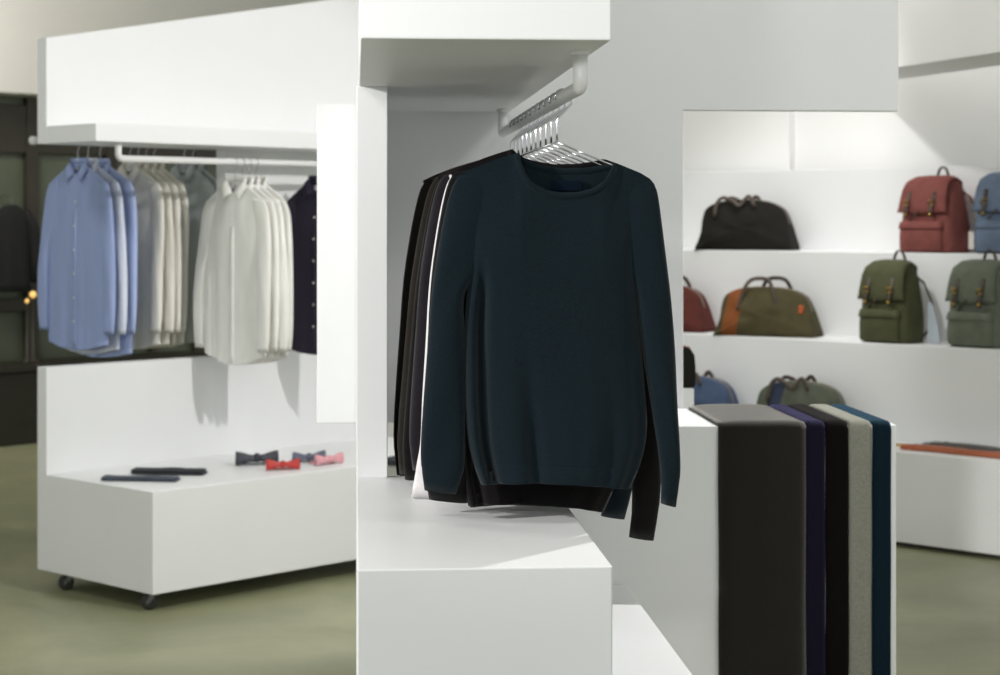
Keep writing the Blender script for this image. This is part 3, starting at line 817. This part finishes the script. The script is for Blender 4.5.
folded('blackish folded garment lying behind the slate one on the bench', M['fold_dark'], (134, 473.5), (205, 474.5), .10, .022, 2)
folded('dark folded garment at the far end of the bench behind the stand', M['fold_dark'], (386, 466), (425, 460), .12, .03, 3)

def bow_tie(label, m, px, py, sc, ang):
    p = bench_at(px, py)
    t = thing('bow_tie', label, 'bow tie', p, ang, 'bow ties on the bench')
    for s_ in (-1, 1):
        w = MB(); rings = []
        for i in range(9):
            q = i / 8; x = s_ * (.008 + q * .062) * sc
            hw = lerp(.014, .034, smooth(q)) * sc; th = lerp(.016, .020, q) * sc
            ring = []
            for k_ in range(18):
                a = 2 * PI * k_ / 18; ca, sa = math.cos(a), math.sin(a)
                zz_ = math.copysign(abs(ca) ** .6, ca) * hw; ring.append((x, math.copysign(abs(sa) ** .7, sa) * th * .6 * (1 + .25 * math.cos(3 * a)), .002 + .024 * sc + zz_ * .68))
            rings.append(ring)
        w.loft(rings).build('wing', m, t)
    kn_ = MB(); rings = []
    for i in range(7):
        q = i / 6 * 2 - 1; r_ = math.sqrt(max(0.05, 1 - q * q * .8))
        rings.append([(q * .013 * sc, math.cos(2*PI*k_/14) * .017 * sc * r_, .002 + .024 * sc + math.sin(2*PI*k_/14) * .016 * sc * r_) for k_ in range(14)])
    kn_.loft(rings).build('knot', m, t)
    bd = MB(); pts = []
    for i in range(15):
        a = math.radians(-70 + 320 * i / 14)
        pts.append((-.0 + math.sin(a) * .055 * sc, .040 * sc - math.cos(a) * .036 * sc + .01, .006))
    bd.tube(pts, .003, 8, True, (.008 * sc, .0025)).build('neck_band', m, t)
    return t
bow_tie('dark patterned bow tie, leftmost and largest on the bench', M['bow_dark'], 257, 465.5, 1.35, FL.rot - .5)
bow_tie('red bow tie lying in front of the dark patterned one', M['bow_red'], 283, 470.5, 1.05, FL.rot - .55)
bow_tie('slate blue bow tie behind the red and pink ones', M['bow_blue'], 309, 463.0, 1.1, FL.rot - .3)
bow_tie('pink patterned bow tie, rightmost on the bench', M['bow_pink'], 329, 465.0, 1.05, FL.rot - .1)

# ------------------------------------------------------------------ stepped bag shelves
zs1 = zat(451.3, 9.18)
_, d2 = FR.on_y(897, .35); zs2 = zat(344.6, d2)
_, d3 = FR.on_y(850, .70); zs3 = zat(252.0, d3)
_, d4 = FR.on_y(850, 1.05); zs4 = zat(168.5, d4)
prof = [(0, .025), (0, zs1), (.35, zs1), (.35, zs2), (.70, zs2), (.70, zs3), (1.05, zs3), (1.05, zs4), (1.275, zs4), (1.275, .025)]
mb = MB(); XA, XB = -4.6, 1.75
n = len(prof)
mb.add([(XA, y, z) for y, z in prof] + [(XB, y, z) for y, z in prof], [tuple(range(n)), tuple(range(2 * n - 1, n - 1, -1))] + [(i, i + n, (i + 1) % n + n, (i + 1) % n) for i in range(n)], 0, True)
ts = thing('stepped_display_shelf', 'white built-in stepped shelf full of bags along the right wall', 'shelf', FR.w(0, 0), FR.rot)
mb.build('tier_body', M['white'], ts, bevel=.004)
MB().box(XA, XB, .05, 1.2, 0, .026).build('toe_kick', M['dark_frame'], ts)

def rucksack(label, m, px0_, px1_, ptop, pbot, tier_y, tier_z, turn=0.0, parts=True, pale=False, tagm=None):
    pc = (px0_ + px1_) / 2
    x, D = FR.on_y(pc, tier_y)
    hgt = (pbot - ptop) / F * D
    w = (px1_ - px0_) / F * D * 1.02
    r = thing('rucksack', label, 'rucksack', FR.w(x, tier_y, tier_z), FR.rot + turn, 'rucksacks on the stepped shelf')
    W = w * .86; d = w * .52; H = hgt * .93
    rnd = random.Random(int(px0_))
    def rring(z, ww, dd, y0=0., e=.42, n=32, wob=0.):
        out = []
        for k_ in range(n):
            a = 2 * PI * k_ / n; ca, sa = math.cos(a), math.sin(a)
            q = 1 + wob * math.sin(3 * a + z * 40)
            out.append((math.copysign(abs(ca) ** e, ca) * ww / 2 * q, y0 + math.copysign(abs(sa) ** e, sa) * dd / 2 * q, z))
        return out
    bz = [(0, .94, .92), (.02, 1.0, 1.0), (.15, 1.03, 1.04), (.35, 1.0, 1.0), (.55, .96, .92), (.75, .86, .78), (.90, .76, .62), (.97, .68, .46), (1.0, .46, .28)]
    b = MB(); b.loft([rring(z * H + .001, W * a, d * c, (1 - c) * d * .18, wob=.012) for z, a, c in bz])
    b.build('pack_body', m, r)
    # flap: shell over the top, falling down the front
    fl = MB(); prf = [(.30, .90), (.28, .985), (.10, 1.02), (-.15, 1.01), (-.36, .96), (-.47, .86), (-.535, .72), (-.57, .60), (-.575, .555)]
    rings = []
    for i, (yy, zz_) in enumerate(prf):
        row = []; q = i / (len(prf) - 1); ww = W * lerp(.68, .96, q)
        for k_ in range(13):
            u = k_ / 12 * 2 - 1
            edge_ = abs(u) ** 6
            sag = .10 * edge_ * (1 - q * .7)
            dr = -.035 * math.cos(u * PI / 2) if i == len(prf) - 1 else 0
            row.append(Vector((u * ww / 2, yy * d + edge_ * d * .05, (zz_ - sag * .5 + dr) * H)))
        rings.append(row)
    outer = rings; inner = [[p + Vector((0, .006, -.006)) for p in row] for row in rings]
    fl.loft([o_ + i_[::-1] for o_, i_ in zip(outer, inner)])
    fl.build('flap', m, r)
    # front pocket
    pk = MB(); pw = W * .80
    pk.loft([rring(z, pw * a, .07 * c, -d * .50, .45, 24) for z, a, c in ((.02 * H, .94, .8), (.05 * H, 1, 1.0), (.22 * H, 1.0, 1.1), (.36 * H, .97, .95), (.40 * H, .93, .6), (.405 * H, .9, .4))])
    pko = pk.build('front_pocket', m, r)
    pf = MB(); pf.loft([rring(z, pw * a, .075 * c, -d * .505, .45, 24) for z, a, c in ((.315 * H, 1.02, 1.12), (.325 * H, 1.03, 1.18), (.40 * H, .99, .9), (.415 * H, .93, .5))])
    pf.build('pocket_flap', m, pko)
    for s_ in (-1, 1):
        sx = s_ * W * .24; y0 = -.585 * d
        sto = MB().tube([(sx, -.50 * d, .80 * H), (sx, y0 + .0, .66 * H), (sx, y0 - .018, .56 * H), (sx, y0 - .016, .46 * H)], .005, 8, True, (.011, .003), up=(0, 1, 0)).build('strap', M['leather'], r)
        bk = MB(); z_ = .655 * H; yb_ = y0 - .012
        fr = [(sx - .016, yb_, z_ - .012), (sx - .016, yb_, z_ + .012), (sx + .016, yb_, z_ + .012), (sx + .016, yb_, z_ - .012), (sx - .016, yb_, z_ - .012)]
        bk.tube(fr, .0035, 8)
        bk.build('buckle', M['brass'], sto)
        MB().cyl((sx, y0 - .022, .50 * H), (0, 1, 0), .008, .006, 12).build('stud', M['brass'], sto)
    MB().tube([(-.01, -.60 * d, .55 * H), (-.03, -.62 * d, .50 * H), (-.055, -.60 * d, .43 * H)], .0045, 8).build('drawcord', M['leather'], r)
    hd = MB(); hd.tube([(math.cos(a) * .035 + .02, .20 * d, .985 * H + math.sin(a) * .075 * hgt / .42 * .75) for a in [PI * k_ / 12 for k_ in range(13)]], .006, 8, True, (.008, .0045)); hd.build('top_handle', M['leather'], r)
    for s_ in (-1, 1):
        MB().tube([(s_ * W * .22, .36 * d, .86 * H), (s_ * W * .40, .55 * d, .74 * H), (s_ * W * .50, .72 * d, .48 * H), (s_ * W * .50, .66 * d, .20 * H), (s_ * W * .40, .46 * d, .05 * H)], .006, 8, True, (.020, .005)).build('shoulder_strap', m, r)
    if pale:
        tg = MB(); cx_ = W * .66; tg.add([(cx_ - .03, .35 * d, .004), (cx_ + .05, .30 * d, .004), (cx_ + .04, .33 * d, .20 * H), (cx_ - .01, .38 * d, .50 * H), (cx_ - .035, .40 * d, .50 * H),
                (cx_ - .03, .37 * d, .004), (cx_ + .05, .32 * d, .004), (cx_ + .04, .35 * d, .20 * H), (cx_ - .01, .40 * d, .50 * H), (cx_ - .035, .42 * d, .50 * H)],
               [(0, 1, 2, 3, 4), (9, 8, 7, 6, 5), (0, 5, 6, 1), (1, 6, 7, 2), (2, 7, 8, 3), (3, 8, 9, 4), (4, 9, 5, 0)], 0, True)
        to = tg.build('swing_tag', M['paleblue'], r); to['label'] = 'pale blue-grey tissue tag'
    if tagm:
        to = MB().box(W * .52, W * .62, .25 * d, .25 * d + .002, .05 * H, .28 * H).build('swing_tag', M['paper'], r); to['label'] = 'white paper tag'
    return r
rucksack('maroon red canvas rucksack standing on the top tier', M['maroon'], 898, 972, 168, 249.5, .86, zs3, -.16, tagm=True)
rucksack('blue canvas rucksack cut by the right frame edge, top tier', M['cblue'], 973, 1048, 163, 249.5, .86, zs3, .0)
rucksack('olive green canvas rucksack standing on the middle tier', M['olive'], 858, 926, 255, 342, .51, zs2, -.10, pale=True)
rucksack('grey-green canvas rucksack on the middle tier at the right edge', M['greygreen'], 946, 1018, 255, 347, .51, zs2, -.12)

def striped(m, st_, W, H):
    q = m.copy(); q.name = m.name + '_with_band'
    nt = q.node_tree; N = nt.nodes; L = nt.links; b = N['Principled BSDF']
    src = b.inputs['Base Color'].links[0].from_socket
    tc = N.new('ShaderNodeTexCoord'); sp = N.new('ShaderNodeSeparateXYZ'); L.new(tc.outputs['Object'], sp.inputs[0])
    md = N.new('ShaderNodeMath'); md.operation = 'MULTIPLY_ADD'; L.new(sp.outputs['Z'], md.inputs[0]); md.inputs[1].default_value = -.14; L.new(sp.outputs['X'], md.inputs[2])
    cp = N.new('ShaderNodeMath'); cp.operation = 'COMPARE'; L.new(md.outputs[0], cp.inputs[0])
    cp.inputs[1].default_value = (st_[1] + st_[2]) / 2 * W; cp.inputs[2].default_value = (st_[2] - st_[1]) / 2 * W
    mx = N.new('ShaderNodeMixRGB'); L.new(cp.outputs[0], mx.inputs['Fac']); L.new(src, mx.inputs['Color1'])
    mx.inputs['Color2'].default_value = lin(st_[0]) + (1,)
    L.new(mx.outputs[0], b.inputs['Base Color']); return q
def holdall(label, m, px0_, px1_, ptop, pbot, tier_y, tier_z, turn=0., stripe=None, handles='up', side_tab=False, depth=.20, lab2=None, trim=None, clear=0.0):
    pc = (px0_ + px1_) / 2
    x, D = FR.on_y(pc, tier_y)
    H = (pbot - ptop) / F * D; W = (px1_ - px0_) / F * D * 1.04
    r = thing('holdall', label, 'holdall bag', FR.w(x, tier_y, tier_z), FR.rot + turn, 'holdalls on the stepped shelf')
    # outline: flat wide base, arched top
    base = [(-.5, .03), (-.46, .14), (-.425, .34), (-.42, .60), (-.385, .79), (-.27, .91), (-.08, .955), (.12, .945), (.27, .89), (.375, .76), (.43, .52), (.47, .24), (.5, .05)]
    up = []
    N_ = 44
    for i in range(N_ + 1):
        t = i / N_ * (len(base) - 1); k_ = min(int(t), len(base) - 2); f = t - k_
        xs_ = [(j, base[j][0]) for j in range(len(base))]; zs_ = [(j, base[j][1]) for j in range(len(base))]
        up.append((sm(xs_, t) * W, sm(zs_, t) * H))
    bot = [(lerp(.49, -.49, i / 14) * W, .0015 + .006 * (abs(i - 7) / 7) ** 4) for i in range(15)]
    outl = up + bot
    rings = []
    ks = [(-.5, .90), (-.47, .96), (-.40, .985), (-.2, 1.0), (.2, 1.0), (.40, .985), (.47, .96), (.5, .90)]
    for yy, sc in ks:
        ring = []
        for (ox, oz) in outl:
            taper = 1 - .55 * (oz / H) ** 1.4
            zc = .4 * H
            crease = .006 * math.sin(ox * 38 + oz * 25 + px0_) * (1 if abs(yy) > .3 else .4)
            ring.append((ox * (.5 + .5 * sc), yy * depth * taper + (crease if yy < 0 else 0), max(.0015, zc + (oz - zc) * (.35 + .65 * sc)) if oz > .02 else .0015))
        rings.append(ring)
    # inner bulge rows for the faces
    def face(yy, sgn):
        rr = []
        for q, bul in ((.72, .020), (.42, .030), (.15, .034)):
            ring = []
            for (ox, oz) in outl:
                zc = .42 * H; taper = 1 - .55 * (((zc + (oz - zc) * q) / H) ** 1.4)
                cr = .007 * math.sin(ox * 30 * q + oz * 30 + px0_ * .7)
                ring.append((ox * q * .95, yy * depth * taper + sgn * (bul + cr), max(.002, zc + (oz - zc) * q * .93)))
            rr.append(ring)
        return rr
    allr = face(-.5, -1)[::-1] + rings + face(.5, 1)
    b = MB(); b.loft(allr)
    b.build('bag_body', striped(m, stripe, W, H) if stripe else m, r)
    # zip along the arch
    z_ = MB(); z_.tube([(ox * .99, 0, oz - .001) for ox, oz in up[8:38]], .005, 8, True, (.012, .004)); z_.build('zip', trim or M['zip'], r)
    for s_ in (-1, 1):
        ya = s_ * depth * .34
        if handles == 'up':
            pts = [(-.20 * W, s_ * depth * .40, .50 * H), (-.17 * W, s_ * depth * .36, .74 * H), (-.13 * W, ya * .9, .98 * H), (-.08 * W, ya * .7, 1.10 * H), (.0, ya * .6, 1.13 * H), (.08 * W, ya * .7, 1.10 * H), (.12 * W, ya * .9, .97 * H), (.16 * W, s_ * depth * .37, .72 * H), (.19 * W, s_ * depth * .40, .48 * H)]
            if s_ < 0: pts = [(a - .02, b_ - .022, c) for a, b_, c in pts]
            else: pts = [(a + .03, b_ + .018, c) for a, b_, c in pts]
        else:
            pts = [(-.24 * W, s_ * depth * .44, .62 * H), (-.22 * W, s_ * depth * .36, .88 * H), (-.16 * W, s_ * depth * .30, .99 * H), (-.06 * W, s_ * depth * .36, .92 * H), (.0, s_ * depth * .40, .84 * H), (.05 * W, s_ * depth * .34, .94 * H), (.10 * W, s_ * depth * .32, 1.01 * H), (.16 * W, s_ * depth * .40, .82 * H)]
            pts = [(a - .02, b_ + s_ * .014, c + .002) for a, b_, c in pts]
        P_ = []
        for i in range(25):
            t = i / 24 * (len(pts) - 1)
            P_.append(tuple(sm([(j, pts[j][q]) for j in range(len(pts))], t) for q in range(3)))
        MB().tube(P_, .006, 8, True, (.011, .005), up=(0, 1, 0)).build('handle', M['leather'], r)
    if side_tab:
        MB().box(.35 * W, .39 * W, -depth * .40 - .018, -depth * .40 + .01, .46 * H, .62 * H).build('zip_tab', M['orange'], r, bevel=.003)
    return r
holdall('black canvas holdall alone on the top tier', M['cblack'], 697, 796, 196, 248.5, .87, zs3, .35, handles='flop')
holdall('olive holdall with orange leather stripe on the middle tier', M['olive2'], 716, 819, 283, 334, .51, zs2, .30, stripe=((128, 74, 38), -.40, -.24), side_tab=True)
holdall('rust red holdall on the middle tier, cut by the partition edge', M['rust'], 622, 713, 283, 331, .51, zs2, .2)
holdall('denim blue holdall on the lowest tier behind the counter', M['cblue2'], 655, 741, 374, 428, .17, zs1, .2, handles='flop')
holdall('moss grey holdall with navy stripe on the lowest tier', M['moss'], 752, 850, 373, 432, .17, zs1, .3, stripe=((54, 62, 82), -.33, -.20), handles='flop')

# black bag on a narrow white pedestal beside the partition edge
pd = 6.6
q = Vector(((672 - 500) / F * pd, pd, 0)); zpd = zat(387, pd)
ped = MB().box(-.066, .066, -.066, .066, 0, zpd).build('pedestal', M['white'], None, bevel=.003)
ped.location = q; ped.rotation_euler = (0, 0, FC.rot)
tag(ped, 'narrow white pedestal peeking out behind the partition under a black bag', 'pedestal')
bb = thing('pouch_bag', 'small black pouch with tan zip edge on the pedestal by the partition', 'bag', (q.x, q.y, zpd + .001), FC.rot)
hb = (387 - 347) / F * pd
rings = []
for z, a, c in ((0, .9, .9), (.06, 1, 1), (.5, 1.0, .95), (.8, .96, .8), (.95, .8, .55), (1, .6, .3)):
    ring = []
    for k_ in range(24):
        an = 2 * PI * k_ / 24; ca, sa = math.cos(an), math.sin(an)
        ring.append((math.copysign(abs(ca) ** .4, ca) * .079 * a, math.copysign(abs(sa) ** .4, sa) * .05 * c, z * hb))
    rings.append(ring)
MB().loft(rings).build('pouch_body', M['cblack'], bb)
MB().tube([(-.062, 0, hb * .955), (-.04, 0, hb * 1.0), (.04, 0, hb * 1.0), (.062, 0, hb * .955)], .005, 8).build('zip', M['tan'], bb)

# belts on the lowest tier at the right
def belt(label, m, x0, x1, y, wid, th, buckle, zz0=.001):
    t = thing('leather_belt', label, 'belt', FR.w(x0, y, zs1), FR.rot, 'belts on the lowest tier')
    L_ = x1 - x0; rings = []
    for i in range(25):
        q_ = i / 24; hgt = .004 * math.sin(q_ * 9) ** 2
        w2 = wid / 2 * (1 if i < 23 else (.8 if i == 23 else .35))
        rings.append([(q_ * L_, -w2, zz0 + hgt), (q_ * L_, -w2, zz0 + th + hgt), (q_ * L_, w2, zz0 + th + hgt), (q_ * L_, w2, zz0 + hgt)])
    MB().loft(rings, flat=False).build('strap', m, t, bevel=.001)
    b = MB(); bx = -.01; zc = zz0 + th * .6 + .003
    b.tube([(bx - .025, -wid * .6, zc), (bx - .025, wid * .6, zc), (bx + .02, wid * .6, zc), (bx + .02, -wid * .6, zc), (bx - .025, -wid * .6, zc)], .0035, 8)
    b.tube([(bx + .02, 0, zc + .003), (bx - .03, 0, zc + .005)], .002, 6)
    b.build('buckle', buckle, t)
    MB().box(.06, .075, -wid * .56, wid * .56, zz0, zz0 + th + .004).build('keeper_loop', m, t, bevel=.001)
    return t
xq = FR.on_y(903, .10)[0]
belt('long tan leather belt laid flat along the lowest tier', M['tan'], xq, xq + 1.15, .10, .055, .024, M['brass'])
belt('grey webbing belt with metal buckle behind the tan belt', M['webbing'], xq + .10, xq + 1.15, .20, .055, .034, M['caster_metal'])

# ------------------------------------------------------------------ far left: counter, coat and warm lamps by the dark glass
def far_w(px, dy): x, D = FL.on_y(px, WALLY + dy); return x, D
x0_, D0_ = far_w(-40, -.75); x1_, D1_ = far_w(210, -.75)
zc = .56
fc = MB()
fc.box(x0_, x1_, -.75, -.35, 0, zc - .05)
fo = thing('low_console', 'low dark wooden console standing along the dark glass wall', 'console', FL.w(0, WALLY, 0), FL.rot)
fc.build('carcass', M['counter'], fo, bevel=.01)
MB().box(x0_ - .02, x1_ + .02, -.78, -.33, zc - .05, zc).build('console_top', M['counter'], fo, bevel=.008)
xcn, Dcn = far_w(11, -.20)
def coat_mesh(parent, zt_, zb_):
    b = MB(); rings = []
    for z, hw, dp in ((0, .17, .06), (.1, .165, .065), (.5, .15, .065), (.8, .145, .06), (.92, .13, .05), (.97, .08, .04), (1.0, .045, .03)):
        rings.append([(math.cos(2*PI*k_/28) * hw * (1 + .04 * math.sin(k_ * 2.3) * (1 - z)), math.sin(2*PI*k_/28) * dp * (1 + .2 * math.sin(k_ * 1.7) * (1 - z)), lerp(zb_, zt_, z)) for k_ in range(28)])
    b.loft(rings).build('body', M['coat'], parent)
    for s_ in (-1, 1):
        MB().tube([(s_ * .12, 0, lerp(zb_, zt_, .93)), (s_ * .18, 0, lerp(zb_, zt_, .75)), (s_ * .20, -.01, lerp(zb_, zt_, .4)), (s_ * .20, -.02, lerp(zb_, zt_, .1))], [.035, .05, .045, .038], 12).build('sleeve', M['coat'], parent)
zct, zcb = zat(205, Dcn), zat(292, Dcn)
ctn = thing('hanging_coat', 'dark coat hanging against the dark glass at the far left edge', 'coat', FL.w(xcn, WALLY - .20, 0), FL.rot)
coat_mesh(ctn, zct, zcb)
MB().tube([(0, 0, zct - .02), (0, 0, zct + .05), (0, .10, zct + .07), (0, .20, zct + .07)], .006, 8).build('wall_hook', M['caster_metal'], ctn)
for i, (px, py, lab) in enumerate(((33, 294, 'small warm lamp on the dark console, nearer the shirts'), (27, 299, 'small dim lamp left of the other one on the dark console'))):
    x, D = far_w(px, -.55)
    lt = thing('table_lamp', lab, 'lamp', FL.w(x, WALLY - .55, zc), FL.rot, 'small lamps on the console')
    zl = zat(py, D) - zc
    MB().lathe((0, 0, 0), [(.05, 0), (.05, .012), (.012, .02), (.009, zl - .04), (.014, zl - .03)], 16).build('lamp_base', M['dark_frame'], lt)
    r_ = .026 if i == 0 else .016
    MB().lathe((0, 0, zl - .03), [(.006, 0), (r_ * .8, r_ * .4), (r_, r_), (r_ * .8, r_ * 1.6), (.004, r_ * 2)], 16).build('bulb', M['bulb'], lt)

# ------------------------------------------------------------------ light
w = bpy.data.worlds.new('shop_ambience'); S.world = w; w.use_nodes = True
w.node_tree.nodes['Background'].inputs[0].default_value = (.97, 1.0, .985, 1)
w.node_tree.nodes['Background'].inputs[1].default_value = .76
def area(name, loc, target, size, power, col=(1, .97, .93), shape='DISK', sy=None):
    l = bpy.data.lights.new(name, 'AREA'); l.energy = power; l.size = size; l.shape = shape; l.color = col
    if sy: l.shape = 'RECTANGLE'; l.size_y = sy
    o = bpy.data.objects.new(name, l); COL.objects.link(o); o.location = loc
    d = Vector(target) - Vector(loc); o.rotation_euler = d.to_track_quat('-Z', 'Y').to_euler()
    return o
def spot(name, loc, target, power, ang=60, r=.05, blend=.5, col=(1, .97, .93)):
    l = bpy.data.lights.new(name, 'SPOT'); l.energy = power; l.spot_size = math.radians(ang); l.spot_blend = blend; l.shadow_soft_size = r; l.color = col
    o = bpy.data.objects.new(name, l); COL.objects.link(o); o.location = loc
    d = Vector(target) - Vector(loc); o.rotation_euler = d.to_track_quat('-Z', 'Y').to_euler()
    return o
NEUT = (1, .985, .965)
spot('track_spot_side', (-3.8, 1.85, 2.75), (-.14, 4.16, 1.55), 680, 34.5, .05, .12, NEUT)
spot('track_spot_stand', (-.45, 1.0, 2.2), (.45, 4.6, 1.75), 74, 50, .10, .8, NEUT)
spot('track_spot_counter', (2.7, 7.0, 3.9), (.9, 5.1, 1.0), 700, 44, .05, .5, NEUT)
spot('track_spot_shirts', (1.9, 6.9, 3.9), (-1.1, 8.6, 1.1), 25, 70, .05, .5, NEUT)
spot('track_spot_shirts_second', (.9, 6.0, 2.9), (-1.05, 8.3, 1.1), 250, 72, .05, .4, NEUT)
area('ceiling_panel_bags', (1.35, 9.9, 4.05), (2.2, 10.3, 1.0), 1.2, 34, NEUT)
area('fill_bag_wall', (.6, 10.4, 4.0), (1.4, 11.2, 1.5), .8, 4, NEUT)  # added fill for the upper bag wall, no known fitting
spot('fill_spot_bulkhead', (.6, 7.2, 3.2), (2.1, 9.0, 2.65), 34, 42, .1, .8, NEUT)  # made-up source that lifts the hanging bulkhead's front
spot('fill_spot_bags', (.4, 8.2, 3.6), (1.75, 10.5, 1.45), 175, 46, .08, .7, NEUT)  # added to brighten the shelf risers, stands for no known lamp
area('fill_partition', (2.2, 3.3, 4.05), (.9, 5.5, 1.9), 1.0, 15, NEUT).data.spread = math.radians(110)  # extra light put in to raise the partition's tone
area('ceiling_panel_centre', (.3, 2.9, 4.05), (.3, 2.9, 0), 1.0, 14, NEUT)
area('fill_front_left', (-2.9, 5.4, 4.05), (-2.6, 5.6, 0), 1.2, 45, NEUT)  # invented overhead source, brightens the left floor
area('fill_back_left', (-3.9, 11.3, 4.05), (-4.0, 14.4, 2.7), 1.6, 118)  # added out of view to light the pale bulkhead at far left

# ------------------------------------------------------------------ camera
cd = bpy.data.cameras.new('camera'); cam = bpy.data.objects.new('camera', cd); COL.objects.link(cam)
cd.sensor_width = 36; cd.lens = F / 1000 * 36; cd.shift_y = -(337.5 - HZ) / 1000
cam.location = (0, 0, CH); cam.rotation_euler = (PI / 2, 0, 0)
cd.clip_start = .1; cd.clip_end = 60
cd.dof.use_dof = True; cd.dof.focus_distance = 3.78; cd.dof.aperture_fstop = 6.3
S.camera = cam
S.view_settings.view_transform = 'Standard'; S.view_settings.look = 'None'
S.view_settings.gamma = 1; S.view_settings.use_curve_mapping = False
S.view_settings.exposure = 0.0
